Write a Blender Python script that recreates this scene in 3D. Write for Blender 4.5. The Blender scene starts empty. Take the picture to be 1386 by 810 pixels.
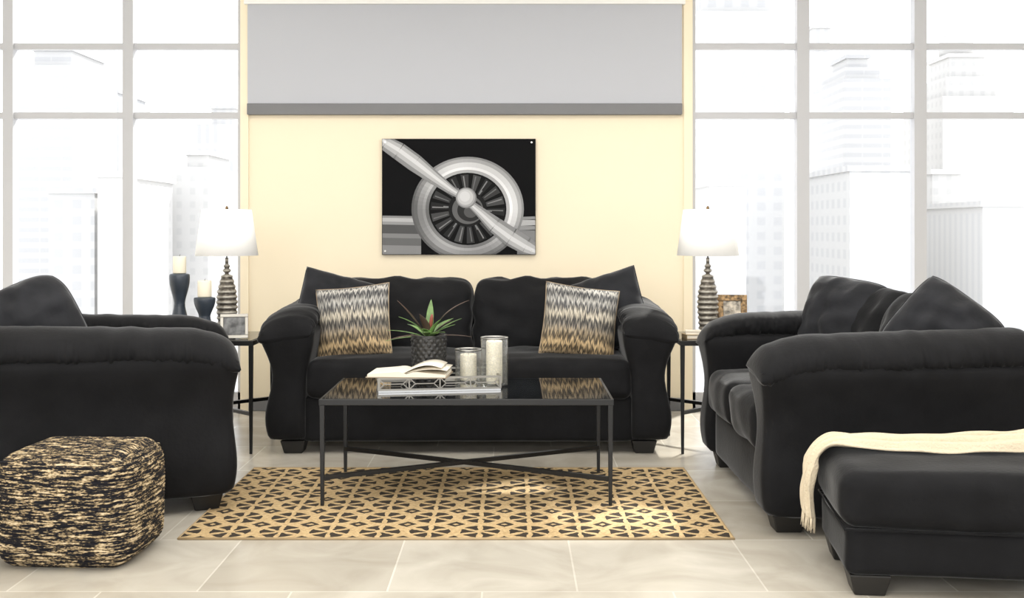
import bpy, bmesh, math, random
from mathutils import Vector, Matrix, noise
random.seed(7)
PI=math.pi; S=bpy.context.scene; C=S.collection
F=1450.0; CX=693.0; HY=310.0; CH=1.22
def PX(px,Y): return (px-CX)/F*Y
def PZ(py,Y): return CH-(py-HY)/F*Y
try:
    S.view_settings.view_transform='Standard'; S.view_settings.look='None'
except Exception: pass

# ---------------- materials ----------------
def nmat(name):
    m=bpy.data.materials.new(name); m.use_nodes=True
    nt=m.node_tree; b=nt.nodes['Principled BSDF']; return m,nt,b
def mat(name,col,rough=.6,metal=0,sheen=0,spec=.5,trans=0,alpha=1,bump=None,vs=5,var=0):
    m,nt,b=nmat(name); L=nt.links
    b.inputs['Base Color'].default_value=(*col,1); b.inputs['Roughness'].default_value=rough
    b.inputs['Metallic'].default_value=metal; b.inputs['Specular IOR Level'].default_value=spec
    b.inputs['Transmission Weight'].default_value=trans; b.inputs['Alpha'].default_value=alpha
    if sheen:
        b.inputs['Sheen Weight'].default_value=sheen; b.inputs['Sheen Roughness'].default_value=.3
    if bump or var:
        tc=nt.nodes.new('ShaderNodeTexCoord'); n=nt.nodes.new('ShaderNodeTexNoise')
        L.new(tc.outputs['Object'],n.inputs['Vector'])
        n.inputs['Scale'].default_value=bump[0] if bump else 6; n.inputs['Detail'].default_value=4
        if bump:
            bp=nt.nodes.new('ShaderNodeBump'); bp.inputs['Strength'].default_value=bump[1]; bp.inputs['Distance'].default_value=bump[2]
            L.new(n.outputs['Fac'],bp.inputs['Height']); L.new(bp.outputs['Normal'],b.inputs['Normal'])
        if var:
            n2=nt.nodes.new('ShaderNodeTexNoise'); n2.inputs['Scale'].default_value=vs; n2.inputs['Detail'].default_value=3
            L.new(tc.outputs['Object'],n2.inputs['Vector'])
            cr=nt.nodes.new('ShaderNodeValToRGB'); cr.color_ramp.elements[0].position=.35; cr.color_ramp.elements[1].position=.65
            cr.color_ramp.elements[0].color=(*[c*(1-var) for c in col],1); cr.color_ramp.elements[1].color=(*[min(1,c*(1+var)) for c in col],1)
            L.new(n2.outputs['Fac'],cr.inputs['Fac']); L.new(cr.outputs['Color'],b.inputs['Base Color'])
    return m
def mth(nt,op,a,b=None,c=None):
    n=nt.nodes.new('ShaderNodeMath'); n.operation=op
    for i,v in enumerate((a,b,c)):
        if v is None: continue
        if isinstance(v,(int,float)): n.inputs[i].default_value=v
        else: nt.links.new(v,n.inputs[i])
    return n.outputs[0]
def ramp(nt,fac,stops,const=False):
    cr=nt.nodes.new('ShaderNodeValToRGB'); r=cr.color_ramp
    if const: r.interpolation='CONSTANT'
    while len(r.elements)<len(stops): r.elements.new(.5)
    for e,(p,c) in zip(r.elements,stops): e.position=p; e.color=(*c,1)
    nt.links.new(fac,cr.inputs['Fac']); return cr.outputs['Color']

M={}
M['velvet']=mat('black_velvet',(.0072,.0072,.008),.85,sheen=.19,spec=.18,bump=(60,.35,.003),var=.2,vs=9)
M['velvet2']=mat('black_velvet_pillow',(.016,.0165,.019),.85,sheen=.34,spec=.2,bump=(60,.35,.003),var=.2,vs=9)
M['foot']=mat('espresso_wood',(.008,.007,.006),.5)
M['blackmetal']=mat('black_metal',(.012,.012,.012),.42,.3)
M['cream']=mat('cream_paint',(.88,.775,.585),.8,bump=(120,.05,.001))
M['white']=mat('white_paint',(.88,.87,.84),.7)
M['greypanel']=mat('grey_panel',(.48,.49,.525),.7)
M['darkgrey']=mat('dark_grey_trim',(.17,.17,.175),.6)
M['mullion']=mat('aluminium_mullion',(.49,.49,.505),.5)
M['shade']=mat('white_linen_shade',(.93,.92,.89),.9,bump=(260,.1,.001))
M['shade'].node_tree.nodes['Principled BSDF'].inputs['Emission Color'].default_value=(1,.97,.92,1)
M['shade'].node_tree.nodes['Principled BSDF'].inputs['Emission Strength'].default_value=.12
M['silver']=mat('brushed_silver',(.42,.405,.38),.28,1)
M['trayside']=mat('antique_silver',(.28,.265,.235),.3,1)
M['mirror']=mat('mirror',(.75,.75,.73),.05,1)
M['wax']=mat('ivory_wax',(.84,.77,.62),.5)
M['wick']=mat('wick',(.03,.025,.02),.9)
M['blueholder']=mat('slate_blue_ceramic',(.036,.047,.064),.4,var=.3)
M['paper']=mat('book_paper',(.74,.68,.57),.8)
M['cover']=mat('book_cover',(.30,.24,.17),.7)
M['pot']=mat('graphite_pot',(.040,.039,.038),.35,.5)
M['soil']=mat('soil',(.03,.02,.015),.95,bump=(60,.6,.01))
M['leaf']=mat('leaf_green',(.15,.26,.08),.45,var=.5,vs=14)
M['leafdark']=mat('leaf_plum',(.09,.055,.04),.45,var=.4)
M['bloom']=mat('red_bloom',(.24,.06,.04),.5)
M['throw']=mat('cream_wool',(.62,.53,.385),.95,sheen=.15,bump=(110,.9,.005))
M['bronze']=mat('bronze_frame',(.16,.10,.045),.35,.6,var=.75,vs=60)
M['photo']=mat('photo_print',(.40,.35,.28),.5,var=.9,vs=22)
M['photodark']=mat('photo_print_dark',(.10,.10,.10),.4,var=.9,vs=20)
M['tan']=mat('tan_cloth',(.36,.26,.14),.7)

def glassmat(name,tint,bumpy=False):
    m,nt,b=nmat(name); L=nt.links
    out=nt.nodes['Material Output']
    t=nt.nodes.new('ShaderNodeBsdfTransparent'); t.inputs[0].default_value=(*tint,1)
    g=nt.nodes.new('ShaderNodeBsdfGlossy'); g.inputs['Roughness'].default_value=.05
    mx=nt.nodes.new('ShaderNodeMixShader')
    if bumpy:
        g.inputs['Roughness'].default_value=.12
        lw=nt.nodes.new('ShaderNodeLayerWeight'); lw.inputs['Blend'].default_value=.5
        tc=nt.nodes.new('ShaderNodeTexCoord'); v=nt.nodes.new('ShaderNodeTexVoronoi'); v.inputs['Scale'].default_value=70; v.feature='DISTANCE_TO_EDGE'
        L.new(tc.outputs['Object'],v.inputs['Vector'])
        df=nt.nodes.new('ShaderNodeBsdfDiffuse'); df.inputs[0].default_value=(.75,.74,.70,1)
        m2=nt.nodes.new('ShaderNodeMixShader'); edge=mth(nt,'MULTIPLY',mth(nt,'LESS_THAN',v.outputs['Distance'],.06),.16)
        L.new(mth(nt,'ADD',edge,.01),m2.inputs[0]); L.new(t.outputs[0],m2.inputs[1]); L.new(df.outputs[0],m2.inputs[2])
        f=mth(nt,'ADD',mth(nt,'MULTIPLY',mth(nt,'POWER',lw.outputs['Facing'],3),.45),.02); L.new(f,mx.inputs[0]); L.new(m2.outputs[0],mx.inputs[1])
    else:
        mx.inputs[0].default_value=.04; L.new(t.outputs[0],mx.inputs[1])
    L.new(g.outputs[0],mx.inputs[2]); L.new(mx.outputs[0],out.inputs['Surface'])
    return m
M['pane']=glassmat('window_glass',(.98,.99,1))
M['crackle']=glassmat('crackle_glass',(.95,.955,.95),True)
m,nt,b=nmat('smoked_glass'); b.inputs['Base Color'].default_value=(.006,.007,.008,1); b.inputs['Roughness'].default_value=.03
b.inputs['Specular IOR Level'].default_value=.6; b.inputs['Alpha'].default_value=.88; M['smoked']=m

# floor tiles
m,nt,b=nmat('stone_tiles'); L=nt.links
tc=nt.nodes.new('ShaderNodeTexCoord'); mp=nt.nodes.new('ShaderNodeMapping')
L.new(tc.outputs['Object'],mp.inputs['Vector'])
mp.inputs['Location'].default_value=(.42+.32+6.4,.0,0)
br=nt.nodes.new('ShaderNodeTexBrick'); br.offset=.5; br.inputs['Scale'].default_value=1; br.inputs['Brick Width'].default_value=.64; br.inputs['Row Height'].default_value=.6
br.inputs['Mortar Size'].default_value=.0035; br.inputs['Mortar Smooth'].default_value=.1
br.inputs['Color1'].default_value=(.50,.46,.39,1); br.inputs['Color2'].default_value=(.60,.56,.485,1); br.inputs['Mortar'].default_value=(.72,.68,.60,1)
L.new(mp.outputs[0],br.inputs['Vector'])
n=nt.nodes.new('ShaderNodeTexNoise'); n.inputs['Scale'].default_value=2.6; n.inputs['Detail'].default_value=8; n.inputs['Distortion'].default_value=1.6
L.new(tc.outputs['Object'],n.inputs['Vector'])
vc=ramp(nt,n.outputs['Fac'],[(.3,(.76,.745,.72)),(.7,(1,1,1))])
mx=nt.nodes.new('ShaderNodeMix'); mx.data_type='RGBA'; mx.blend_type='MULTIPLY'; mx.inputs[0].default_value=1
L.new(br.outputs['Color'],mx.inputs[6]); L.new(vc,mx.inputs[7]); L.new(mx.outputs[2],b.inputs['Base Color'])
b.inputs['Roughness'].default_value=.27
bp=nt.nodes.new('ShaderNodeBump'); bp.inputs['Strength'].default_value=.3; bp.inputs['Distance'].default_value=.003; bp.invert=True
L.new(br.outputs['Fac'],bp.inputs['Height']); L.new(bp.outputs['Normal'],b.inputs['Normal'])
M['tiles']=m

# rug pattern
m,nt,b=nmat('rug_weave'); L=nt.links
tc=nt.nodes.new('ShaderNodeTexCoord'); sp=nt.nodes.new('ShaderNodeSeparateXYZ')
nz=nt.nodes.new('ShaderNodeTexNoise'); nz.inputs['Scale'].default_value=24; L.new(tc.outputs['Object'],nz.inputs['Vector'])
va=nt.nodes.new('ShaderNodeVectorMath'); va.operation='MULTIPLY_ADD'; L.new(nz.outputs['Color'],va.inputs[0]); va.inputs[1].default_value=(.022,.022,0); L.new(tc.outputs['Object'],va.inputs[2])
L.new(va.outputs[0],sp.inputs[0])
A=.200
v=mth(nt,'SUBTRACT',mth(nt,'FRACT',mth(nt,'DIVIDE',sp.outputs[1],A*1.03)),.5)
u=mth(nt,'SUBTRACT',mth(nt,'FRACT',mth(nt,'DIVIDE',sp.outputs[0],A)),.5)
r=mth(nt,'SQRT',mth(nt,'ADD',mth(nt,'MULTIPLY',u,u),mth(nt,'MULTIPLY',v,v)))
th=mth(nt,'ARCTAN2',v,u)
cs=mth(nt,'COSINE',mth(nt,'MULTIPLY',th,6))
wedge=mth(nt,'MULTIPLY',mth(nt,'GREATER_THAN',cs,mth(nt,'SUBTRACT',.45,mth(nt,'MULTIPLY',r,3.0))),mth(nt,'MULTIPLY',mth(nt,'GREATER_THAN',r,.10),mth(nt,'LESS_THAN',r,.40)))
def diamond(uu,vv,lo,hi):
    d=mth(nt,'ADD',mth(nt,'ABSOLUTE',uu),mth(nt,'ABSOLUTE',vv)); return mth(nt,'MULTIPLY',mth(nt,'GREATER_THAN',d,lo),mth(nt,'LESS_THAN',d,hi))
uc=mth(nt,'SUBTRACT',.5,mth(nt,'ABSOLUTE',u)); vc2=mth(nt,'SUBTRACT',.5,mth(nt,'ABSOLUTE',v))
cor=diamond(uc,vc2,.07,.20)
dark=mth(nt,'MINIMUM',mth(nt,'ADD',wedge,cor),1.0)
nn=nt.nodes.new('ShaderNodeTexNoise'); nn.inputs['Scale'].default_value=90; L.new(tc.outputs['Object'],nn.inputs['Vector'])
tanc=ramp(nt,nn.outputs['Fac'],[(.3,(.41,.285,.14)),(.7,(.59,.435,.24))])
mx=nt.nodes.new('ShaderNodeMix'); mx.data_type='RGBA'; L.new(mth(nt,'MULTIPLY',dark,.95),mx.inputs[0]); L.new(tanc,mx.inputs[6]); mx.inputs[7].default_value=(.018,.016,.016,1)
L.new(mx.outputs[2],b.inputs['Base Color']); b.inputs['Roughness'].default_value=.95; b.inputs['Specular IOR Level'].default_value=.2
bp=nt.nodes.new('ShaderNodeBump'); bp.inputs['Strength'].default_value=.5; bp.inputs['Distance'].default_value=.003
L.new(nn.outputs['Fac'],bp.inputs['Height']); L.new(bp.outputs['Normal'],b.inputs['Normal']); M['rug']=m

# ikat pillow
def ikat(name,stops):
    m,nt,b=nmat(name); L=nt.links
    uv=nt.nodes.new('ShaderNodeUVMap'); sp=nt.nodes.new('ShaderNodeSeparateXYZ'); L.new(uv.outputs[0],sp.inputs[0])
    tri=mth(nt,'ABSOLUTE',mth(nt,'SUBTRACT',mth(nt,'FRACT',mth(nt,'MULTIPLY',sp.outputs[0],18)),.5))
    mp=nt.nodes.new('ShaderNodeMapping'); mp.inputs['Scale'].default_value=(120,6,1); L.new(uv.outputs[0],mp.inputs['Vector'])
    n=nt.nodes.new('ShaderNodeTexNoise'); n.inputs['Scale'].default_value=1; n.inputs['Detail'].default_value=4; L.new(mp.outputs[0],n.inputs['Vector'])
    s=mth(nt,'ADD',mth(nt,'MULTIPLY',sp.outputs[1],6.0),mth(nt,'MULTIPLY',tri,.9))
    s=mth(nt,'FRACT',mth(nt,'ADD',s,mth(nt,'MULTIPLY',n.outputs['Fac'],2.2)))
    c1=ramp(nt,s,stops)
    t2=mth(nt,'ADD',sp.outputs[1],mth(nt,'MULTIPLY',mth(nt,'SUBTRACT',n.outputs['Fac'],.5),.22))
    g=ramp(nt,t2,[(0,(.62,.50,.36)),(.14,(1.0,.74,.42)),(.30,(.95,.74,.46)),(.42,(.42,.40,.38)),(.52,(1,.93,.80)),(.66,(.95,.95,.95)),(.76,(.50,.51,.53)),(.88,(1,1,1)),(1,(.8,.82,.85))])
    mx=nt.nodes.new('ShaderNodeMix'); mx.data_type='RGBA'; mx.blend_type='MULTIPLY'; mx.inputs[0].default_value=1
    L.new(c1,mx.inputs[6]); L.new(g,mx.inputs[7]); L.new(mx.outputs[2],b.inputs['Base Color']); b.inputs['Roughness'].default_value=.75
    return m
M['ikat']=ikat('ikat_weave',[(0,(.07,.07,.075)),(.16,(.035,.035,.04)),(.34,(.18,.175,.165)),(.5,(.50,.48,.44)),(.64,(.60,.57,.51)),(.8,(.32,.30,.26)),(.97,(.08,.08,.085))])

# pouf
m,nt,b=nmat('braided_pouf'); L=nt.links
PR=.0135
tc=nt.nodes.new('ShaderNodeTexCoord'); sp=nt.nodes.new('ShaderNodeSeparateXYZ'); L.new(tc.outputs['Object'],sp.inputs[0])
def rows(zs,a,c):
    zz=zs
    cb=nt.nodes.new('ShaderNodeCombineXYZ')
    L.new(mth(nt,'MULTIPLY',a,17),cb.inputs[0]); L.new(mth(nt,'MULTIPLY',c,17),cb.inputs[1]); L.new(mth(nt,'MULTIPLY',zz,125),cb.inputs[2])
    n=nt.nodes.new('ShaderNodeTexNoise'); n.inputs['Scale'].default_value=1; n.inputs['Detail'].default_value=3; n.inputs['Roughness'].default_value=.6; L.new(cb.outputs[0],n.inputs['Vector'])
    cb2=nt.nodes.new('ShaderNodeCombineXYZ')
    L.new(mth(nt,'MULTIPLY',a,90),cb2.inputs[0]); L.new(mth(nt,'MULTIPLY',c,90),cb2.inputs[1]); L.new(mth(nt,'MULTIPLY',zz,230),cb2.inputs[2])
    n2=nt.nodes.new('ShaderNodeTexNoise'); n2.inputs['Scale'].default_value=1; n2.inputs['Detail'].default_value=2; L.new(cb2.outputs[0],n2.inputs['Vector'])
    return mth(nt,'ADD',mth(nt,'MULTIPLY',n.outputs['Fac'],.68),mth(nt,'MULTIPLY',n2.outputs['Fac'],.32))
geo=nt.nodes.new('ShaderNodeNewGeometry'); sg=nt.nodes.new('ShaderNodeSeparateXYZ'); L.new(geo.outputs['Normal'],sg.inputs[0])
top=mth(nt,'GREATER_THAN',sg.outputs[2],.8)
zero=mth(nt,'MULTIPLY',sp.outputs[0],0.0)
mixv=mth(nt,'ADD',mth(nt,'MULTIPLY',rows(sp.outputs[1],sp.outputs[0],zero),top),mth(nt,'MULTIPLY',rows(sp.outputs[2],sp.outputs[0],sp.outputs[1]),mth(nt,'SUBTRACT',1,top)))
col=ramp(nt,mixv,[(.44,(.008,.008,.011)),(.50,(.022,.02,.02)),(.525,(.15,.11,.06)),(.575,(.44,.33,.19)),(.63,(.62,.51,.34))])
L.new(col,b.inputs['Base Color']); b.inputs['Roughness'].default_value=.9; b.inputs['Specular IOR Level'].default_value=.2
bp=nt.nodes.new('ShaderNodeBump'); bp.inputs['Strength'].default_value=.7; bp.inputs['Distance'].default_value=.006
L.new(mixv,bp.inputs['Height']); L.new(bp.outputs['Normal'],b.inputs['Normal']); M['pouf']=m

# lamp body
m,nt,b=nmat('ridged_lamp_body'); L=nt.links
tc=nt.nodes.new('ShaderNodeTexCoord'); sp=nt.nodes.new('ShaderNodeSeparateXYZ'); L.new(tc.outputs['Object'],sp.inputs[0])
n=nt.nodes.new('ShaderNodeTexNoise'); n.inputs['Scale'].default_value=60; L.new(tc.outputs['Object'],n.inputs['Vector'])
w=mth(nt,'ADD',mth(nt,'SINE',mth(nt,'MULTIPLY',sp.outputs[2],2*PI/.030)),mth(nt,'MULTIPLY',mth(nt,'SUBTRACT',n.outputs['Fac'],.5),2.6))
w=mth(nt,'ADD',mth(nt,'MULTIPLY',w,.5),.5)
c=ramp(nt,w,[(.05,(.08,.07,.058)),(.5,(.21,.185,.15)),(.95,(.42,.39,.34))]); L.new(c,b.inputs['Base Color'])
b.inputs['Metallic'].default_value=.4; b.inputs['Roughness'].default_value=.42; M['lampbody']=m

def facade(name,base,win,sx,sz,fx=.55,fz=.5):
    m,nt,b=nmat(name); L=nt.links
    tc=nt.nodes.new('ShaderNodeTexCoord'); sp=nt.nodes.new('ShaderNodeSeparateXYZ'); L.new(tc.outputs['Object'],sp.inputs[0])
    xy=mth(nt,'ADD',sp.outputs[0],sp.outputs[1])
    a=mth(nt,'LESS_THAN',mth(nt,'FRACT',mth(nt,'DIVIDE',xy,sx)),fx); c=mth(nt,'LESS_THAN',mth(nt,'FRACT',mth(nt,'DIVIDE',sp.outputs[2],sz)),fz)
    k=mth(nt,'MULTIPLY',a,c); mx=nt.nodes.new('ShaderNodeMix'); mx.data_type='RGBA'; L.new(k,mx.inputs[0])
    mx.inputs[6].default_value=(*base,1); mx.inputs[7].default_value=(*win,1); L.new(mx.outputs[2],b.inputs['Base Color']); b.inputs['Roughness'].default_value=.9
    b.inputs['Specular IOR Level'].default_value=.1
    return m

# ---------------- helpers ----------------
def obj(name,bm,m,parent=None,smooth=True,loc=None,rot=None,sub=0,solid=0,bevel=0):
    bmesh.ops.recalc_face_normals(bm,faces=bm.faces[:])
    me=bpy.data.meshes.new(name); bm.to_mesh(me); bm.free()
    o=bpy.data.objects.new(name,me); C.objects.link(o); me.materials.append(m)
    if smooth:
        for p in me.polygons: p.use_smooth=True
    if bevel:
        md=o.modifiers.new('b','BEVEL'); md.width=bevel; md.segments=3; md.limit_method='ANGLE'
    if solid:
        md=o.modifiers.new('s','SOLIDIFY'); md.thickness=solid; md.offset=0
    if sub:
        md=o.modifiers.new('u','SUBSURF'); md.levels=sub; md.render_levels=sub
    if parent: o.parent=parent
    if loc: o.location=loc
    if rot: o.rotation_euler=rot
    return o
def tag(o,label,cat,group=None):
    o['label']=label; o['category']=cat
    if group: o['group']=group
    return o
def thing(name,label,cat,loc=(0,0,0),rz=0,group=None):
    o=bpy.data.objects.new(name,None); C.objects.link(o); o.empty_display_size=.1
    o.location=loc; o.rotation_euler=(0,0,rz); return tag(o,label,cat,group)
def struct(name,bm,m,parent=None,**k):
    o=obj(name,bm,m,parent,smooth=False,**k)
    if not parent: o['kind']='structure'
    return o
def box(bm,x0,x1,y0,y1,z0,z1):
    vs=[bm.verts.new((x,y,z)) for z in (z0,z1) for y in (y0,y1) for x in (x0,x1)]
    for f in ((0,1,3,2),(4,6,7,5),(0,4,5,1),(2,3,7,6),(0,2,6,4),(1,5,7,3)): bm.faces.new([vs[i] for i in f])
    return bm
def NB(): return bmesh.new()
def ringloft(bm,rings,cap=True,closed=True):
    R=[[bm.verts.new(p) for p in r] for r in rings]; n=len(R[0])
    for a,b2 in zip(R,R[1:]):
        for i in range(n if closed else n-1):
            j=(i+1)%n; bm.faces.new((a[i],a[j],b2[j],b2[i]))
    if cap: bm.faces.new(R[0][::-1]); bm.faces.new(R[-1])
    return bm
def lathe(bm,prof,n=32,c=(0,0,0),fn=None,cap=True):
    rings=[]
    for (r,z) in prof:
        ring=[]
        for i in range(n):
            a=2*PI*i/n; rr=r*(fn(a,z) if fn else 1)
            ring.append((c[0]+rr*math.cos(a),c[1]+rr*math.sin(a),c[2]+z))
        rings.append(ring)
    return ringloft(bm,rings,cap)
def tube(bm,p0,p1,r,n=4,r1=None,rot=PI/4):
    p0=Vector(p0); p1=Vector(p1); d=(p1-p0).normalized(); up=Vector((0,0,1)) if abs(d.z)<.95 else Vector((0,1,0))
    a=d.cross(up).normalized(); b2=a.cross(d); r1=r if r1 is None else r1
    k=math.sqrt(2) if n==4 else 1
    rs=[[p+(a*math.cos(rot+2*PI*i/n)+b2*math.sin(rot+2*PI*i/n))*q*k for i in range(n)] for p,q in ((p0,r),(p1,r1))]
    return ringloft(bm,rs)
def polytube(bm,pts,rads,n=8):
    rs=[]
    for i,p in enumerate(pts):
        p=Vector(p); d=(Vector(pts[min(i+1,len(pts)-1)])-Vector(pts[max(i-1,0)])).normalized()
        up=Vector((0,0,1)) if abs(d.z)<.9 else Vector((1,0,0)); a=d.cross(up).normalized(); b2=a.cross(d)
        rs.append([p+(a*math.cos(2*PI*k/n)+b2*math.sin(2*PI*k/n))*rads[i] for k in range(n)])
    return ringloft(bm,rs)
def rbox(bm,size,r,n=18,crown=(0,0,0),wr=0,wf=6,seed=0,shear=0,ridge=None,even=False):
    hx,hy,hz=[s/2 for s in size]; vm={}
    def V(p):
        key=tuple(round(c,5) for c in p)
        if key in vm: return vm[key]
        a=Vector((p[0]*hx,p[1]*hy,p[2]*hz)); rr=min(r,hx,hy,hz)
        q=Vector((max(-hx+rr,min(hx-rr,a.x)),max(-hy+rr,min(hy-rr,a.y)),max(-hz+rr,min(hz-rr,a.z))))
        d=a-q; d.normalize(); w=q+d*rr
        nx,ny,nz=w.x/hx,w.y/hy,w.z/hz
        w.x+=crown[0]*nx*(1-ny*ny)*(1-nz*nz); w.y+=crown[1]*ny*(1-nx*nx)*(1-nz*nz); w.z+=crown[2]*nz*(1-nx*nx)*(1-ny*ny)
        if wr:
            w+=d*wr*noise.noise(Vector((w.x*wf+seed*7.3,w.y*wf,w.z*wf*1.3)))
        if ridge: w+=d*ridge[0]*math.sin(w.z*2*PI/ridge[1]) if abs(d.z)<.8 else d*ridge[0]*math.sin(w.y*2*PI/ridge[1])
        w.y+=shear*w.z
        vm[key]=bm.verts.new(w); return vm[key]
    def cc(i):
        t=-1+2*i/n; return t if even else math.sin(t*PI/2)*.55+t*.45
    for ax in range(3):
        for s in (-1,1):
            for i in range(n):
                for j in range(n):
                    pts=[]
                    for (a,b2) in ((i,j),(i+1,j),(i+1,j+1),(i,j+1)):
                        p=[0,0,0]; p[ax]=s; p[(ax+1)%3]=cc(a); p[(ax+2)%3]=cc(b2); pts.append(V(p))
                    try: bm.faces.new(pts)
                    except ValueError: pass
    return bm
def outline(u,v,w,h,pinch):
    if pinch>=0: return u*w/2*(1-pinch*(1-v*v)), v*h/2*(1-pinch*(1-u*u))
    k=-pinch; return u*w/2*(1-k*v**4), v*h/2*(1-k*u**4)
def pillow_bm(w,h,t,n=32,pinch=.07,wr=.008,seed=0):
    bm=NB(); uvl=bm.loops.layers.uv.new('UVMap'); vm={}
    def V(i,j,s):
        edge=i in(0,n) or j in (0,n); k=(i,j,0 if edge else s)
        if k in vm: return vm[k]
        u=math.sin((-1+2*i/n)*PI/2)*.6+(-1+2*i/n)*.4; v=math.sin((-1+2*j/n)*PI/2)*.6+(-1+2*j/n)*.4
        x,z=outline(u,v,w,h,pinch)
        th=t/2*max(0,(1-abs(u)**2.2))**.5*max(0,(1-abs(v)**2.2))**.5
        th+=0 if edge else wr*noise.noise(Vector((u*3+seed,v*3,s*5)))*(1-abs(u*v))
        vm[k]=bm.verts.new((x,s*th if not edge else 0,z)); return vm[k]
    for s in (-1,1):
        for i in range(n):
            for j in range(n):
                ids=((i,j),(i+1,j),(i+1,j+1),(i,j+1))
                f=bm.faces.new([V(a,b2,s) for a,b2 in ids])
                for l,(a,b2) in zip(f.loops,ids): l[uvl].uv=(a/n,b2/n)
    return bm
def pillow(name,label,loc,rot,w,h,t,m,group=None,seed=0,pinch=.07,wr=.008):
    r=thing(name,label,'pillow',loc,0,group); r.rotation_euler=rot
    obj('cushion_body',pillow_bm(w,h,t,seed=seed,pinch=pinch,wr=wr),m,r)
    bm=NB(); pts=[]
    for k in range(81):
        s=k/80*4; side=int(s)%4; q=-1+2*(s-int(s))
        u,v=((q,-1),(1,q),(-q,1),(-1,-q))[side]
        x,z=outline(u,v,w,h,pinch); pts.append((x,0,z))
    polytube(bm,pts,[.0035]*81,6); obj('seam_piping',bm,m,r)
    return r

# ---------------- setting ----------------
WY=7.19
bm=NB(); box(bm,-4.8,4.8,-2.5,WY+.25,-.1,0); struct('floor',bm,M['tiles'])
bm=NB(); box(bm,-1.79,1.19,WY,WY+.2,0,3.05); struct('wall_back',bm,M['cream'])
bm=NB(); box(bm,-4.8,-4.62,-2.5,WY+.2,0,3.05); struct('wall_left',bm,M['white'])
bm=NB(); box(bm,4.62,4.8,-2.5,WY+.2,0,3.05); struct('wall_right',bm,M['white'])
bm=NB(); box(bm,-4.8,4.8,-2.5,WY+.25,3.05,3.15); struct('ceiling',bm,M['white'])
xl,xr=PX(335,WY-.03),PX(923,WY-.03)
bm=NB(); box(bm,xl,xr,WY-.03,WY,PZ(140,WY-.03),PZ(5,WY-.03)); struct('trim_1',bm,M['greypanel'])
bm=NB(); box(bm,xl,xr,WY-.05,WY,PZ(155,WY-.05),PZ(140,WY-.05)); struct('trim_2',bm,M['darkgrey'],bevel=.004)
bm=NB(); box(bm,-1.82,-1.765,WY-.015,WY+.21,0,3.05); struct('trim_3',bm,M['cream'])
bm=NB(); box(bm,1.15,1.21,WY-.015,WY+.21,0,3.05); struct('trim_4',bm,M['cream'])
bm=NB(); box(bm,xl-.02,xr+.02,WY-.05,WY,PZ(5,WY-.05),3.05); struct('trim_5',bm,M['white'])
bm=NB(); box(bm,-1.765,1.15,WY-.02,WY,0,.085); struct('baseboard_back',bm,M['darkgrey'],bevel=.004)
def window(name,x0,x1,vx,w):
    bm=NB(); y0,y1=WY+.02,WY+.09
    box(bm,x0,x1,y0,y1,0,.12); box(bm,x0,x1,y0,y1,2.95,3.05)
    for z in (1.985,2.452): box(bm,x0,x1,y0+.01,y1-.01,z-.021,z+.021)
    box(bm,x0,x0+.025,y0,y1,0,3.05); box(bm,x1-.025,x1,y0,y1,0,3.05)
    for x in vx: box(bm,x-w/2,x+w/2,y0-.01,y1,0,3.05)
    o=struct(name,bm,M['mullion'])
    g=NB(); box(g,x0,x1,WY+.055,WY+.06,.1,2.96); struct('window_pane',g,M['pane'],o)
window('window_1',-4.62,-1.82,[-2.583,-3.39,-4.15],.070)
window('window_2',1.21,4.62,[1.958,2.747,3.53],.082)

# ---------------- city ----------------
GZ=-30
bm=NB(); box(bm,-120,120,12,200,GZ-1,GZ); struct('ground',bm,mat('pale_street',(.75,.75,.75),.9))
FA=facade('facade_bands',(.505,.502,.498),(.452,.452,.458),.9,.42,.95,.45)  # daylight haze is put into these pale, low-contrast facade colours
FB=facade('facade_grid',(.505,.502,.496),(.452,.452,.456),.62,.55,.5,.55)
FC=facade('facade_piers',(.52,.515,.508),(.475,.475,.478),.45,4,.45,.93)
FD=facade('facade_warm',(.52,.512,.50),(.475,.47,.462),.5,.5,.4,.5)
FE=facade('facade_dark',(.455,.46,.47),(.43,.438,.452),.5,.5,.6,.6)
def building(px0,px1,pyt,Y,m,label,tiers=(),d=5,crown=None):
    x0,x1=PX(px0,Y),PX(px1,Y); zt=PZ(pyt,Y); cx=(x0+x1)/2; w=(x1-x0)
    t=thing('building',label,'building',(cx,Y+d/2,GZ),0,'city buildings outside the windows')
    b=NB(); box(b,-w/2,w/2,-d/2,d/2,0,zt-GZ); obj('facade',b,m,t,smooth=False)
    z=zt-GZ
    for (k,h) in tiers:
        b=NB(); box(b,-w/2*k,w/2*k,-d/2*k,d/2*k,z,z+h); obj('setback_tier',b,m,t,smooth=False); z+=h
    b=NB(); k=tiers[-1][0] if tiers else 1
    box(b,-w/2*k-.1,w/2*k+.1,-d/2*k-.1,d/2*k+.1,z,z+.18); obj('parapet',b,m,t,smooth=False); z+=.18
    if crown=='dome':
        b=NB(); lathe(b,[(w*.24,z),(w*.25,z+.5),(w*.2,z+1.3),(w*.12,z+1.9),(w*.03,z+2.4),(.03,z+3.4)],20); obj('dome',b,m,t)
    return t
building(24,98,88,44,FA,'pale office tower with horizontal bands behind the far left window',[(.7,.7)])
building(100,160,138,52,FE,'greyish flat-topped tower rising behind the banded office tower',[(.8,.5)])
building(66,128,262,36,FB,'low pale block in front of the banded tower at left')
building(132,166,240,34,FD,'narrow pale block beside the left window mullion')
building(184,232,250,46,FC,'pale block with vertical piers, left edge of second left pane')
building(232,282,226,40,FD,'warm pale block with square windows behind the left lamp',[(.6,.5)])
building(262,326,168,60,FC,'slim pale pier-fronted tower above the left lamp',[(.5,1)])
building(941,1062,15,40,FB,'very tall grid-windowed tower just right of the cream wall',[(.8,2)])
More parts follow.
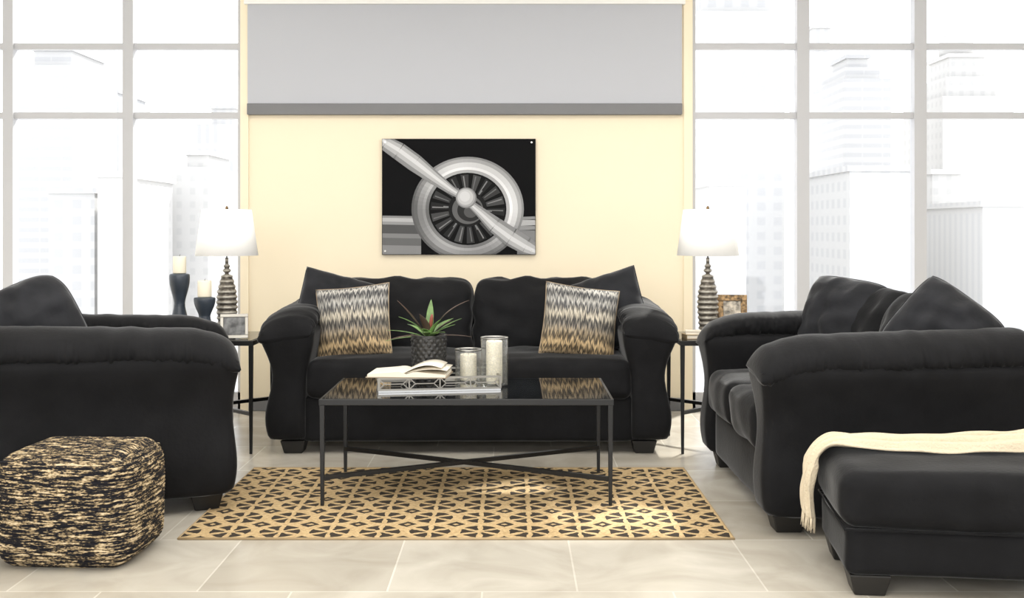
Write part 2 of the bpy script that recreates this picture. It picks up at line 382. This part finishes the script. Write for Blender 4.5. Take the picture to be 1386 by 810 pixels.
building(960,1010,252,30,FD,'low pale block behind the right lamp')
building(1100,1138,70,60,FC,'slim pale tower between two right-hand mullions',[(.6,1.5)])
building(1142,1206,106,48,FA,'banded tower with stepped top in the second right pane',[(.75,.6),(.45,.5)])
building(1150,1232,232,34,FB,'low pale grid block in front of the banded tower at right')
building(1262,1300,236,40,FD,'low warm block beside the domed building')
building(1276,1372,130,50,FD,'stepped stone building with a domed crown at far right',[(.75,1),(.5,1)],crown='dome')
building(1330,1400,280,34,FC,'low pale pier-fronted block at the far right edge')

# ---------------- upholstered seating ----------------
def arm_panel(s,W,D):
    bm=NB(); prof=[(.065,.046,.02),(.10,.032,.012),(.16,.020,.0),(.23,.020,-.002),(.30,.036,.006),(.37,.052,.014),(.43,.058,.018),(.49,.046,.014),(.55,.024,.006),(.60,.002,-.004),(.65,-.016,-.012),(.70,-.006,.006)]
    rings=[]
    for (z,o,fy) in prof:
        inn=.240+.050*max(0,min(1,(z-.42)/.2))
        x0,x1=o,inn; y0,y1=fy,D-.02; r=.045; ring=[]
        for (cx,cy,a0) in ((x1-r,y0+r,-PI/2),(x1-r,y1-r,0),(x0+r,y1-r,PI/2),(x0+r,y0+r,PI)):
            for k in range(6):
                a=a0+k*PI/10; ring.append((cx+r*math.cos(a),cy+r*math.sin(a),z))
        ring=[(s*(W/2-x),y,zz) for x,y,zz in ring]; rings.append(ring)
    ringloft(bm,rings); return bm
def arm_pad(s,W,D,seed):
    bm=NB(); n=170; L0,L1=-.012,D-.01; rings=[]; K=36
    for j in range(n+1):
        t=j/n; y=L0+(L1-L0)*t; dd=min(y-L0,L1-y); R=.07
        e=math.sqrt(max(.0,1-(1-min(dd,R)/R)**2)); e=.04+.96*e
        q=max(0,1-(y-L0)/.24); ztop=.782+.042*(y/D)-.060*q*q
        cx=.136; hw=.150*(.92+.08*e); hh=(.070-.004*q)*e; cz=ztop-.072+(1-e)*-.006
        ring=[]
        for k in range(K):
            a=2*PI*k/K; ca,sa=math.cos(a),math.sin(a)
            px=math.copysign(abs(ca)**.8,ca); pz=math.copysign(abs(sa)**.92,sa)
            low=.5-.5*sa
            ruf=noise.noise(Vector((y*60+seed*9,k*.05,seed)))*.12*low+noise.noise(Vector((y*15,k*.12,seed+4)))*.07
            f=1+ruf*(e>.3)
            x=cx+px*hw*f+.008*pz; z=cz+pz*hh*f-.026*(-px if px<0 else -px*.3)
            ring.append((s*(W/2-x),y,z))
        rings.append(ring)
    return ringloft(bm,rings)
def foot_bm(x,y):
    bm=NB(); a,b2=.068,.05
    rs=[[(x+sx*q,y+sy*q,z) for sx,sy in ((-1,-1),(1,-1),(1,1),(-1,1))] for q,z in ((b2,0.0),(a,.072))]
    return ringloft(bm,rs)
def seating(name,label,cat,loc,rz,W,D,n,seed=0):
    t=thing(name,label,cat,loc,rz)
    iw=W-2*.235
    bm=NB(); rbox(bm,(iw+.06,D-.10,.25),.03,16,crown=(0,.012,0),wr=.003,seed=seed); bmesh.ops.translate(bm,vec=(0,D/2,.065+.125),verts=bm.verts); obj('base',bm,M['velvet'],t)
    for s in (-1,1):
        obj('arm',arm_panel(s,W,D),M['velvet'],t,sub=1)
        obj('arm_pad',arm_pad(s,W,D,seed+s),M['velvet'],t)
        for y in (.125,D-.13): obj('foot',foot_bm(s*(W/2-.165),y),M['foot'],t,smooth=False,bevel=.006)
    bm=NB(); rbox(bm,(iw+.10,.20,.72),.08,18,wr=.006,seed=seed+2,shear=.10); bmesh.ops.translate(bm,vec=(0,D-.15,.065+.36),verts=bm.verts); obj('back',bm,M['velvet'],t)
    cw=iw/n
    for k in range(n):
        x=-iw/2+cw*(k+.5)
        bm=NB(); rbox(bm,(cw-.004,D-.30,.215),.055,26,crown=(.0,.018,.026),wr=.010,wf=7,seed=seed+k+3); bmesh.ops.translate(bm,vec=(x,(D-.30)/2+.012,.30+.105),verts=bm.verts); obj('seat_cushion',bm,M['velvet'],t)
        bm=NB(); rbox(bm,(cw-.004,.24,.47),.09,36,crown=(.0,.055,.016),wr=.022,wf=9,seed=seed+k*3+11,shear=.25); bmesh.ops.translate(bm,vec=(x,D-.33,.674),verts=bm.verts); obj('back_cushion',bm,M['velvet'],t)
    return t
SX,SY=-.235,5.74
seating('sofa','long black velvet two-cushion sofa facing forward under the propeller picture','sofa',(SX,SY,0),0,2.237,1.03,2,1)
seating('loveseat','black velvet loveseat facing left beside the right window and cream throw','loveseat',(.985,4.93,0),-PI/2,1.50,1.12,2,20)
seating('armchair','black velvet armchair turned away behind the woven pouf','armchair',(-1.331,5.073,0),math.radians(108),1.06,1.14,1,40)

# ottoman
OL=(1.635,3.745,0); OR=-math.radians(7)
t=thing('ottoman','rectangular black velvet ottoman with a cream throw over it','ottoman',OL,OR)
bm=NB(); rbox(bm,(1.0,.53,.16),.03,18,wr=.003); bmesh.ops.translate(bm,vec=(0,0,.150),verts=bm.verts); obj('base',bm,M['velvet'],t)
bm=NB(); rbox(bm,(1.03,.56,.19),.06,26,crown=(.005,.005,.012),wr=.006,seed=5); bmesh.ops.translate(bm,vec=(0,0,.315),verts=bm.verts); obj('top_cushion',bm,M['velvet'],t)
bm=NB()
polytube(bm,[(sx*.505,sy*.27,.226) for sx,sy in ((-1,-1),(1,-1),(1,1),(-1,1),(-1,-1))],[.005]*5,6); obj('seam_piping',bm,M['velvet'],t)
for sx in(-1,1):
    for sy in (-1,1): obj('foot',foot_bm(sx*.42,sy*.19),M['foot'],t,smooth=False,bevel=.006)
# throw blanket
t=thing('throw_blanket','cream knitted throw with fringe draped across the black ottoman','throw blanket',OL,OR)
path=[]; ZT=.416
for k in range(50):
    x=.53-k*(1.0/49); q=max(0,(x+.15)/.65); path.append((x,ZT+.060*q*q,0))
for k in range(1,10):
    a=k/9*PI/2; path.append((-.475-.06*math.sin(a),ZT-.06*(1-math.cos(a)),a))
for k in range(1,15): path.append((-.538-.014*math.sin(k/14*PI*.8),ZT-.06-k*.0135,PI/2))
def throw_pt(i,w):
    x,z,a=path[i]; s=i/(len(path)-1)
    cy=.155-.035*s+.012*math.sin(s*9); hw=.115-.02*s+.015*math.sin(s*6+.6)
    if a>1.5: hw=hw-.025*(i-58)/14
    y=cy+w*hw+.012*noise.noise(Vector((s*7,w*2,3)))
    fold=.5*(.018*(1+math.sin(w*10+s*6+1.0*math.sin(s*9)))+.012*(1+math.sin(w*19-s*6)))+.012*(1-w*w)
    fold+=.010*noise.noise(Vector((w*4,s*10,1)))
    k=min(1,a/1.4)
    return (x-fold*k*.9+.008*noise.noise(Vector((w*3,s*8,0))), y, z+(fold+.006)*(1-k)+.004)
bm=NB(); NW=56
G=[[bm.verts.new(throw_pt(i,-1+2*j/NW)) for j in range(NW+1)] for i in range(len(path))]
for i in range(len(path)-1):
    for j in range(NW): bm.faces.new((G[i][j],G[i+1][j],G[i+1][j+1],G[i][j+1]))
obj('blanket_cloth',bm,M['throw'],t,solid=.008,sub=1)
bm=NB()
for j in range(0,55):
    p=Vector(throw_pt(len(path)-1,-1+2*j/54)); dx=random.uniform(-.008,.004); dy=random.uniform(-.006,.006); l=random.uniform(.035,.055)
    polytube(bm,[p+Vector((0,0,.004)),p+Vector((dx*.5,dy*.4,-l*.5)),p+Vector((dx,dy,-l))],[.0026,.0022,.0012],5)
obj('fringe',bm,M['throw'],t)

# throw pillows
R=math.radians
GA='black accent pillows on the long sofa'; GB='zigzag patterned pillows on the long sofa'; GC='black accent pillows on the loveseat'
pillow('throw_pillow','black pillow behind the zigzag pillow at left end of the long sofa',(-1.01,6.19,.735),(R(-20),R(15),R(14)),.46,.45,.26,M['velvet2'],GA,1,.02,.03)
pillow('throw_pillow','black pillow behind the zigzag pillow at right end of the long sofa',(.54,6.19,.735),(R(-20),R(-18),R(-14)),.46,.45,.26,M['velvet2'],GA,2,.02,.03)
pillow('throw_pillow','black, cream and gold zigzag pillow on left side of long sofa',(-.885,5.99,.700),(R(-17),R(-6),R(-4)),.42,.41,.19,M['ikat'],GB,3,.05,.018)
pillow('throw_pillow','black, cream and gold zigzag pillow on right side of long sofa',(.378,5.99,.700),(R(-17),R(8),R(4)),.42,.41,.19,M['ikat'],GB,4,.05,.018)
pillow('throw_pillow','black pillow in the loveseat corner nearest the sofa',(1.63,5.32,.755),(R(-18),R(5),R(-58)),.45,.45,.26,M['velvet2'],GC,5,-.07,.03)
pillow('throw_pillow','black pillow in the near corner of the loveseat, above its near arm',(1.80,4.50,.785),(R(-20),R(36),R(-34)),.375,.375,.28,M['velvet2'],GC,6,-.08,.03)
pillow('throw_pillow','black rounded pillow in the back corner of the left armchair',(-2.08,4.63,.785),(R(-18),R(-24),R(30)),.42,.42,.28,M['velvet2'],None,8,-.16,.03)

# ---------------- pouf ----------------
t=thing('pouf','cube pouf braided in black and tan beside the armchair','pouf',(-1.605,4.01,.0),R(-3))
bm=NB(); rbox(bm,(.49,.41,.410),.075,130,crown=(.026,.026,.006),wr=.003,ridge=(.0018,PR),even=True); bmesh.ops.translate(bm,vec=(0,0,.207),verts=bm.verts)
obj('woven_cover',bm,M['pouf'],t)
bm=NB(); polytube(bm,[(sx*.220,sy*.180,.380) for sx,sy in ((-1,-1),(1,-1),(1,1),(-1,1),(-1,-1))],[.006]*5,8); obj('seam_cord',bm,M['pouf'],t)

# ---------------- rug ----------------
bm=NB(); box(bm,-1.0915,1.0915,-.62,.62,0,.006)
t=thing('rug','tan rug with dark petal pattern under the coffee table','rug',(-.2185,4.82,.0005))
obj('rug_field',bm,M['rug'],t,smooth=False)
bm=NB(); polytube(bm,[(-1.09,-.62,.004),(1.09,-.62,.004),(1.09,.62,.004),(-1.09,.62,.004),(-1.09,-.62,.004)],[.005]*5,6); obj('bound_edge',bm,M['tan'],t)

# ---------------- tables ----------------
def table(name,label,cat,x0,x1,y0,y1,h,leg=.0115,zb=.12,z0=0,group=None):
    cx,cy=(x0+x1)/2,(y0+y1)/2; hx,hy=(x1-x0)/2,(y1-y0)/2
    t=thing(name,label,cat,(cx,cy,z0),0,group)
    bm=NB(); box(bm,-hx,hx,-hy,-hy+.022,h-.028,h-.002); box(bm,-hx,hx,hy-.022,hy,h-.028,h-.002); box(bm,-hx,-hx+.022,-hy+.022,hy-.022,h-.028,h-.002); box(bm,hx-.022,hx,-hy+.022,hy-.022,h-.028,h-.002)
    obj('top_frame',bm,M['blackmetal'],t,smooth=False,bevel=.002)
    bm=NB(); box(bm,-hx+.012,hx-.012,-hy+.012,hy-.012,h-.006,h); obj('glass_top',bm,M['smoked'],t,smooth=False)
    for sx in(-1,1):
        for sy in(-1,1):
            bm=NB(); X,Y=sx*(hx-.014),sy*(hy-.014); tube(bm,(X,Y,0),(X,Y,h-.028),.0075,4,leg); obj('leg',bm,M['blackmetal'],t,smooth=False,bevel=.002)
    for sx in (-1,1):
        bm=NB(); tube(bm,(-sx*(hx-.014),-(hy-.014),zb+sx*.003),(sx*(hx-.014),(hy-.014),zb+sx*.003),.0095,4); obj('stretcher',bm,M['blackmetal'],t,smooth=False)
    return t
TX0,TX1,TY0,TY1=-.845,.445,4.68,5.36; TH=.475
table('coffee_table','black metal coffee table with smoked glass top on the rug','table',TX0,TX1,TY0,TY1,TH-.006,z0=.0065)
ST=.615
table('side_table','black side table holding blue candleholders between armchair and sofa','table',-1.985,-1.40,5.79,6.33,ST,zb=.22,group='black side tables beside the long sofa')
table('side_table','black side table holding the bronze frame between sofa and loveseat','table',.91,1.47,5.79,6.33,ST,zb=.22,group='black side tables beside the long sofa')

# ---------------- lamps ----------------
def lamp(label,x,y):
    t=thing('table_lamp',label,'lamp',(x,y,ST),0,'ribbed table lamps with white shades')
    bm=NB(); prof=[(.0,0),(.062,0),(.064,.014),(.052,.024),(.042,.03)]
    K=96
    for k in range(K+1):
        q=k/K; zz=.033+.305*q
        b0=.048+.010*math.exp(-((q-.45)/.3)**2)-.018*max(0,(q-.7)/.3)**1.3
        prof.append((b0*(1+.07*math.sin(2*PI*zz/.030)),zz))
    prof+=[(.014,.345),(.010,.352),(.022,.362),(.024,.37),(.012,.38),(.018,.39),(.018,.396),(.009,.404),(.009,.44),(.0,.44)]
    lathe(bm,prof,36,cap=False); obj('lamp_base',bm,M['lampbody'],t)
    bm=NB(); tube(bm,(0,0,.43),(0,0,.722),.004,8); obj('pole',bm,M['blackmetal'],t)
    z0,z1=PZ(346,y)-ST,PZ(284,y)-ST
    bm=NB(); lathe(bm,[(.174,z0),(.138,z1)],56,cap=False); obj('lamp_shade',bm,M['shade'],t,solid=.003)
    bm=NB()
    for a in (0,2*PI/3,4*PI/3): tube(bm,(0,0,z1-.01),(.138*math.cos(a),.138*math.sin(a),z1-.01),.002,6)
    obj('shade_spider',bm,M['silver'],t)
    bm=NB(); lathe(bm,[(0,z1-.012),(.006,z1-.01),(.004,z1),(.010,z1+.006),(.006,z1+.018),(0,z1+.022)],12,cap=False); obj('finial',bm,M['bronze'],t)
lamp('ribbed brown lamp with white drum shade beside the blue candleholders',PX(307,6.12),6.12)
lamp('ribbed brown lamp with white drum shade beside the bronze frame',PX(958,6.12),6.12)

def candle(label,x,y,z,r,h,group=None):
    t=thing('candle',label,'candle',(x,y,z),0,group)
    bm=NB(); lathe(bm,[(0,0),(r*.97,0),(r,.004),(r,h-.006),(r*.93,h),(r*.5,h-.004),(0,h-.006)],28,cap=False); obj('wax_body',bm,M['wax'],t)
    bm=NB(); polytube(bm,[(0,0,h-.008),(.001,0,h+.006),(.004,0,h+.012)],[.0013]*3,6); obj('wick',bm,M['wick'],t)
def holder(label,x,y,h,r):
    t=thing('candle_holder',label,'candle holder',(x,y,ST),0,'slate blue candleholders')
    prof=[(0,0),(r,0),(r*1.02,.008),(r*1.0,.03),(r*.90,h*.22),(r*.66,h*.40),(r*.50,h*.50),(r*.56,h*.58),(r*.82,h*.72),(r*1.0,h*.84),(r*1.02,h*.97),(r*.97,h-.001),(0,h-.001)]
    bm=NB(); lathe(bm,prof,36,cap=False); obj('turned_stand',bm,M['blueholder'],t,sub=1)
    bm=NB(); lathe(bm,[(r*.5,h*.5-.006),(r*.56,h*.5-.002),(r*.56,h*.5+.002),(r*.5,h*.5+.006)],28,cap=False); obj('waist_ring',bm,M['blueholder'],t)
hy=6.0; GD='ivory candles on blue holders'
holder('taller slate blue hourglass candleholder on left side table',PX(243,hy),hy,PZ(370,hy)-ST,.056)
candle('ivory pillar candle on the taller blue holder',PX(243,hy),hy,PZ(370,hy),.036,.095,GD)
hy2=5.93
holder('shorter slate blue hourglass candleholder next to the left lamp',PX(277,hy2),hy2,PZ(402,hy2)-ST,.058)
candle('ivory pillar candle on the shorter blue holder',PX(277,hy2),hy2,PZ(402,hy2),.038,.09,GD)

def frame(label,x,y,w,h,rz,m,pm,tilt=12,b=.018):
    t=thing('picture_frame',label,'picture frame',(x,y,ST+.001),rz)
    bm=NB(); box(bm,-w/2,w/2,-.007,.007,0,b); box(bm,-w/2,w/2,-.007,.007,h-b,h); box(bm,-w/2,-w/2+b,-.007,.007,b,h-b); box(bm,w/2-b,w/2,-.007,.007,b,h-b)
    rr=(-R(tilt),0,0)
    obj('frame_border',bm,m,t,smooth=False,rot=rr,bevel=.002,loc=(0,0,.002))
    bm=NB(); box(bm,-w/2+b,w/2-b,-.002,.004,b,h-b); obj('print',bm,pm,t,smooth=False,rot=rr,loc=(0,0,.002))
    bm=NB(); tube(bm,(0,.03,h*.6),(0,.09,.004),.006,4); obj('easel_leg',bm,m,t,smooth=False)
frame('small silver picture frame in front of the left lamp',PX(317,5.88),5.88,.15,.135,R(14),M['trayside'],M['photodark'])
frame('bronze picture frame behind the loveseat arm, right of lamp',PX(991,6.15),6.15,.17,.225,R(-10),M['bronze'],M['photo'],b=.036)
for k,(w,d,h,mm,lb) in enumerate(((.15,.11,.022,'tan','tan closed book at the bottom of the small stack'),(.13,.10,.018,'paper','pale closed book on top of the small stack'))):
    z=ST+.001+(0,.023)[k]
    t=thing('book',lb+' by the right lamp','book',(PX(944,5.93),5.93,z),R((6,-8)[k]))
    bm=NB(); box(bm,-w/2,w/2,-d/2,d/2,0,.002); box(bm,-w/2,w/2,-d/2,d/2,h-.002,h); box(bm,-w/2,-w/2+.002,-d/2,d/2,.002,h-.002); obj('cover',bm,M[mm],t,smooth=False)
    bm=NB(); box(bm,-w/2+.002,w/2-.004,-d/2+.004,d/2-.004,.002,h-.002); obj('page_block',bm,M['paper'],t,smooth=False)

# ---------------- things on the coffee table ----------------
TT=TH+.0012
TRX,TRY,TRR=-.352,5.06,R(8); tw,td,th_=.56,.34,.064
t=thing('tray','mirrored silver tray with lattice sides on the coffee table','tray',(TRX,TRY,TT),TRR)
bm=NB(); box(bm,-tw/2,tw/2,-td/2,td/2,0,.008); obj('mirror_base',bm,M['mirror'],t,smooth=False)
for (ax,s) in ((0,-1),(0,1),(1,-1),(1,1)):
    bm=NB()
    L=(td if ax==0 else tw)/2; o=s*((tw if ax==0 else td)/2-.005)
    def P(u,z): return (o,u,z) if ax==0 else (u,o,z)
    tube(bm,P(-L,th_),P(L,th_),.0045,4); tube(bm,P(-L,.012),P(L,.012),.0045,4)
    nn=3 if ax==0 else 4; st=2*L/nn
    for k in range(nn+1): tube(bm,P(-L+k*st,.01),P(-L+k*st,th_),.003,4)
    for k in range(nn):
        a,b2=-L+k*st,-L+(k+1)*st; mz=(th_+.012)/2; q1,q2_=a+st*.2,b2-st*.2
        for p0,p1 in (((a,th_),(q1,mz)),((a,.012),(q1,mz)),((b2,th_),(q2_,mz)),((b2,.012),(q2_,mz)),((q1,mz),(q2_,mz))): tube(bm,P(*p0),P(*p1),.0022,4)
    obj('lattice_side',bm,M['trayside'],t,smooth=False)
# open book
t=thing('book','open book with pale pages resting on the tray rim','book',(-.47,4.945,TT+th_+.006),R(-4))
bm=NB(); box(bm,-.185,.185,-.115,.115,0,.003); obj('cover',bm,M['cover'],t,smooth=False)
for s in (-1,1):
    bm=NB(); K=16; rings=[]
    for k in range(K+1):
        u=k/K; x=s*.178*u; zt=.004+.022*math.sin(min(1,u*2.2+.15)*PI*.62)*(1-.75*u)+ .006
        rings.append([(x,-.11,.0035),(x,.11,.0035),(x,.11,zt),(x,-.11,zt)])
    ringloft(bm,rings); obj('page_block',bm,M['paper'],t,smooth=False)
for q,(l,hh) in enumerate(((.185,.018),(.17,.036))):
    bm=NB(); rings=[]
    for k in range(15):
        u=k/14; z=.022+hh*math.sin(u*PI*.78); rings.append([(-.01*q+l*u,-.108,z),(-.01*q+l*u,.108,z)])
    ringloft(bm,rings,cap=False,closed=False); obj('lifted_page',bm,M['paper'],t,solid=.001)
# plant
ppx,ppy=-.40,5.155; zb=TT+.0095
t=thing('potted_plant','green succulent with a reddish shoot in a graphite textured pot','plant',(ppx,ppy,zb))
bm=NB(); H=.226
prof=[(.0,0),(.072,0),(.076,.006)]+[(.076+.009*(k/100),.006+(H-.012)*k/100) for k in range(101)]+[(.086,H),(.078,H),(.076,H-.03),(0,H-.03)]
lathe(bm,prof,160,fn=lambda a,z:1+(.055*max(0,math.sin(a*18+(int(z/.019)%2)*PI))*abs(math.sin(PI*z/.019)) if .008<z<H-.012 else 0),cap=False); obj('pot',bm,M['pot'],t)
bm=NB(); lathe(bm,[(0,H-.02),(.075,H-.022)],24,cap=False); obj('soil',bm,M['soil'],t)
def leaf(ang,length,lean,droop,w,m,twist=0):
    bm=NB(); K=12; rows_=[]
    for k in range(K+1):
        u=k/K; rr=length*(math.sin(lean)*u+droop*u*u*.6); zz=length*(math.cos(lean)*u-droop*u*u*.45)
        ww=w*math.sin(PI*min(1,.08+.92*u))**.85*(1 if u<.98 else .1)
        c=Vector((math.cos(ang)*(rr+.008),math.sin(ang)*(rr+.008),H-.02+zz)); sd=Vector((-math.sin(ang+twist*u),math.cos(ang+twist*u),0)); inw=Vector((-math.cos(ang),-math.sin(ang),.4))*ww*.35
        rows_.append([c-sd*ww+inw,c,c+sd*ww+inw])
    ringloft(bm,rows_,cap=False,closed=False); obj('leaf',bm,m,t,solid=.0022,sub=1)
for k in range(14):
    a=k*2.4+.4; q=k/13
    leaf(a,random.uniform(.12,.17),.30+.95*(1-q)+random.uniform(-.2,.2),random.uniform(.3,.8),random.uniform(.017,.024),M['leaf'] if k%4 else M['leafdark'],random.uniform(-.9,.9))
leaf(R(195),.24,.55,.15,.014,M['leafdark'],.3); leaf(R(-12),.28,.34,.6,.016,M['leafdark'],.5); leaf(R(175),.17,1.15,.4,.014,M['leaf']); leaf(R(10),.17,.8,.3,.02,M['leaf']); leaf(R(85),.2,.25,.1,.02,M['leaf']); leaf(R(262),.13,.8,.5,.02,M['leaf'])
bm=NB(); pts=[(.01*k*.25,-.004*k,H-.02+.017*k) for k in range(8)]; polytube(bm,pts,[.004+.0025*math.sin(k/7*PI)+(.003 if k in(3,4,5,6) else 0) for k in range(8)],8); obj('flower_shoot',bm,M['bloom'],t)
# hurricanes
def hurricane(label,x,y,r,h,lc,hc,rc):
    t=thing('candle_holder',label,'candle holder',(x,y,zb),0,'crackle glass hurricane holders')
    bm=NB(); lathe(bm,[(0,0),(r,0),(r,h),(r-.004,h),(r-.004,.006),(0,.006)],48,cap=False); obj('glass_cylinder',bm,M['crackle'],t)
    bm=NB(); lathe(bm,[(r-.0035,h-.003),(r+.001,h-.003),(r+.001,h+.002),(r-.0035,h+.002),(r-.0035,h-.003)],48,cap=False); obj('rim',bm,M['silver'],t)
    candle(lc,x,y,zb+.0075,rc,hc,'candles in the crackle glass holders')
hurricane('taller crackle glass hurricane holder at right end of the tray',PX(669,5.05),5.05,.064,PZ(457,5.05)-zb,'ivory pillar candle inside the taller crackle glass',.20,.038)
hurricane('shorter crackle glass hurricane holder beside the potted plant',PX(634,5.16),5.16,.064,PZ(473,5.16)-zb,'ivory pillar candle inside the shorter crackle glass',.125,.040)

# ---------------- propeller picture ----------------
AY=WY-.032; ax,az=PX(621,AY),PZ(266.5,AY); aw,ah=PX(725,AY)-PX(517,AY),PZ(188,AY)-PZ(345,AY)
art=thing('wall_picture','black and white aeroplane propeller picture hung on cream wall','picture',(ax,AY+.03,az))
k1=AY/F
def AP(px,py,l): return ((px-621)*k1,-.03-.0006*l,-(py-266.5)*k1)
bm=NB(); box(bm,-aw/2,aw/2,-.03,-.001,-ah/2,ah/2); obj('canvas',bm,mat('art_black',(.003,.003,.0035),.6,spec=.08),art,smooth=False)
LX0,LX1,LY0,LY1=517.6,724.4,188.6,344.4
def clip(poly):
    def cl(P,f,inter):
        o=[]
        for i in range(len(P)):
            a,b2=P[i],P[(i+1)%len(P)]
            if f(a): o.append(a)
            if f(a)!=f(b2): o.append(inter(a,b2))
        return o
    for axi,lim,sg in ((0,LX0,1),(0,LX1,-1),(1,LY0,1),(1,LY1,-1)):
        if len(poly)<3: return []
        poly=cl(poly,lambda p:(p[axi]-lim)*sg>=0,lambda a,b2:tuple(a[q]+(b2[q]-a[q])*((lim-a[axi])/(b2[axi]-a[axi])) for q in (0,1)))
    return poly
greys={}
def GR(g):
    g=round(max(.006,min(.9,g*.72)),2 if g>.1 else 3)
    if g not in greys: greys[g]=mat('art_grey',(g,g,g*1.01),.6,spec=.08)
    return greys[g]
class Art:
    def __init__(s,name): s.bm=NB(); s.name=name; s.mats=[]; s.idx=[]
    def poly(s,P,g,l):
        P=clip(P)
        if len(P)<3: return
        f=s.bm.faces.new([s.bm.verts.new(AP(x,y,l)) for x,y in P])
        mm=GR(g)
        if mm not in s.mats: s.mats.append(mm)
        f.material_index=s.mats.index(mm)
    def done(s):
        me=bpy.data.meshes.new(s.name)
        for f in s.bm.faces:
            f.normal_update()
            if f.normal.y>0: f.normal_flip()
        s.bm.to_mesh(me); s.bm.free()
        for mm in s.mats: me.materials.append(mm)
        o=bpy.data.objects.new(s.name,me); C.objects.link(o); o.parent=art
def ell(cx,cy,rx,ry,n=48,a0=0,a1=2*PI): return [(cx+rx*math.cos(a0+(a1-a0)*i/n),cy+ry*math.sin(a0+(a1-a0)*i/n)) for i in range(n)]
A=Art('printed_wing')
for (y0,y1,g0) in ((292,295,.35),(295,300,.62),(300,304,.4),(304,316,.12),(316,322,.3),(322,332,.2),(332,345,.34)): A.poly([(517,y0),(570,y0+1),(570,y1+1),(517,y1)],g0,1)
A.done(); A=Art('printed_wing')
for (y0,y1,g0) in ((294,298,.35),(298,306,.6),(306,312,.38),(312,345,.3)): A.poly([(700,y0),(725,y0-1),(725,y1),(700,y1)],g0,1)
A.done()
A=Art('printed_cowling'); ccx,ccy=633,283; n=72
for (r0,r1,base,l) in ((76,73,.30,2),(73,68,.46,3),(68,61,.75,4),(61,57,.95,5),(57,52,.5,6)):
    for i in range(n):
        a,b2=2*PI*i/n,2*PI*(i+1)/n; g=base*(.70+.32*math.cos(a+.9)+.15*math.cos(3*a))*(1.15)
        k=.93
        A.poly([(ccx+r0*math.cos(a),ccy+r0*k*math.sin(a)),(ccx+r0*math.cos(b2),ccy+r0*k*math.sin(b2)),(ccx+r1*math.cos(b2),ccy+r1*k*math.sin(b2)),(ccx+r1*math.cos(a),ccy+r1*k*math.sin(a))],max(.15,g),l)
A.done()
A=Art('printed_engine'); A.poly(ell(ccx,ccy,52.5,49),.008,7)
for i in range(18):
    a=2*PI*i/18+.1
    def pt(r,o): return (ccx+r*math.cos(a)-o*math.sin(a),ccy+r*.93*math.sin(a)+o*math.cos(a))
    A.poly([pt(26,-3),pt(50,-6),pt(50,5),pt(26,3)],.03+.03*(i%3),8)
    A.poly([pt(28,-1.4),pt(48,-3.0),pt(48,-1.2),pt(28,-.2)],.20+.10*(i%2),9)
    if i%3==0: A.poly([pt(14,-1.2),pt(33,-1.0),pt(33,1.0),pt(14,1.2)],.3,9)
A.poly(ell(ccx,ccy,26,24),.02,10); A.poly(ell(ccx,ccy+1,21,19.5),.16,11); A.poly(ell(ccx+3,ccy+2,17,15),.04,12); A.poly(ell(637,287,9,8),.12,13)
A.done()
A=Art('printed_propeller')
def blade(pts_c,ws,l):
    for i in range(len(pts_c)-1):
        (x0,y0),(x1,y1)=pts_c[i],pts_c[i+1]; d=math.hypot(x1-x0,y1-y0)
        nx,ny=-(y1-y0)/d,(x1-x0)/d; w0,w1=ws[i],ws[i+1]
        for (f0,f1,g) in ((-1,-.55,.35),(-.55,-.1,.62),(-.1,.35,.88),(.35,.75,.6),(.75,1,.3)):
            A.poly([(x0+nx*w0*f0,y0+ny*w0*f0),(x1+nx*w1*f0,y1+ny*w1*f0),(x1+nx*w1*f1,y1+ny*w1*f1),(x0+nx*w0*f1,y0+ny*w0*f1)],g,l)
blade([(628,268),(610,257),(588,241),(562,221),(540,205),(522,194),(508,184)],[4,6,9,12,12,10,6],14)
blade([(632,272),(650,287),(670,305),(692,321),(712,333),(732,343)],[4,7,11,13,12,7],14)
for rr,g in ((14,.3),(12.5,.5),(10.5,.72),(7,.85)): A.poly(ell(631-(14-rr)*.25,268-(14-rr)*.25,rr,rr),g,15+(14-rr)*.3)
A.done()
for (x,y) in ((521.5,193),(719.5,193),(521.5,340),(719.5,340)):
    bm=NB(); p=AP(x,y,20); bmesh.ops.create_cone(bm,cap_ends=True,segments=16,radius1=.006,radius2=.006,depth=.004,matrix=Matrix.Translation(p)@Matrix.Rotation(PI/2,4,'X')); obj('corner_bolt',bm,M['silver'],art,smooth=False)

# ---------------- light ----------------
w=bpy.data.worlds.new('W'); S.world=w; w.use_nodes=True
bg=w.node_tree.nodes['Background']; bg.inputs[0].default_value=(.98,.985,1,1); bg.inputs[1].default_value=2.5
def area(name,loc,rot,sx,sy,p,col=(1,1,1)):
    l=bpy.data.lights.new(name,'AREA'); l.shape='RECTANGLE'; l.size=sx; l.size_y=sy; l.energy=p; l.color=col
    o=bpy.data.objects.new(name,l); C.objects.link(o); o.location=loc; o.rotation_euler=rot
area('ceiling_fill',(0,3.6,3.0),(0,0,0),5,4,150,(1,.985,.955))  # added fill below the ceiling, makes up for blocked top light, no real fixture
area('front_fill',(-1.2,-1.2,2.4),(R(72),0,R(-8)),3,2,120,(1,.985,.96))  # added fill near the camera to lift the sofa fronts, no real source
sl=bpy.data.lights.new('sun','SUN'); sl.energy=8; sl.angle=R(4); sl.color=(1,.96,.89)
so=bpy.data.objects.new('sun',sl); C.objects.link(so)
so.rotation_euler=Vector((1.45,2.3,2.25)).to_track_quat('Z','Y').to_euler()

cam=bpy.data.cameras.new('cam'); co=bpy.data.objects.new('camera',cam); C.objects.link(co)
co.location=(0,0,CH); co.rotation_euler=(PI/2,0,0); cam.sensor_width=36; cam.lens=F/1386*36; cam.shift_y=-95/1386; cam.clip_end=500
S.camera=co
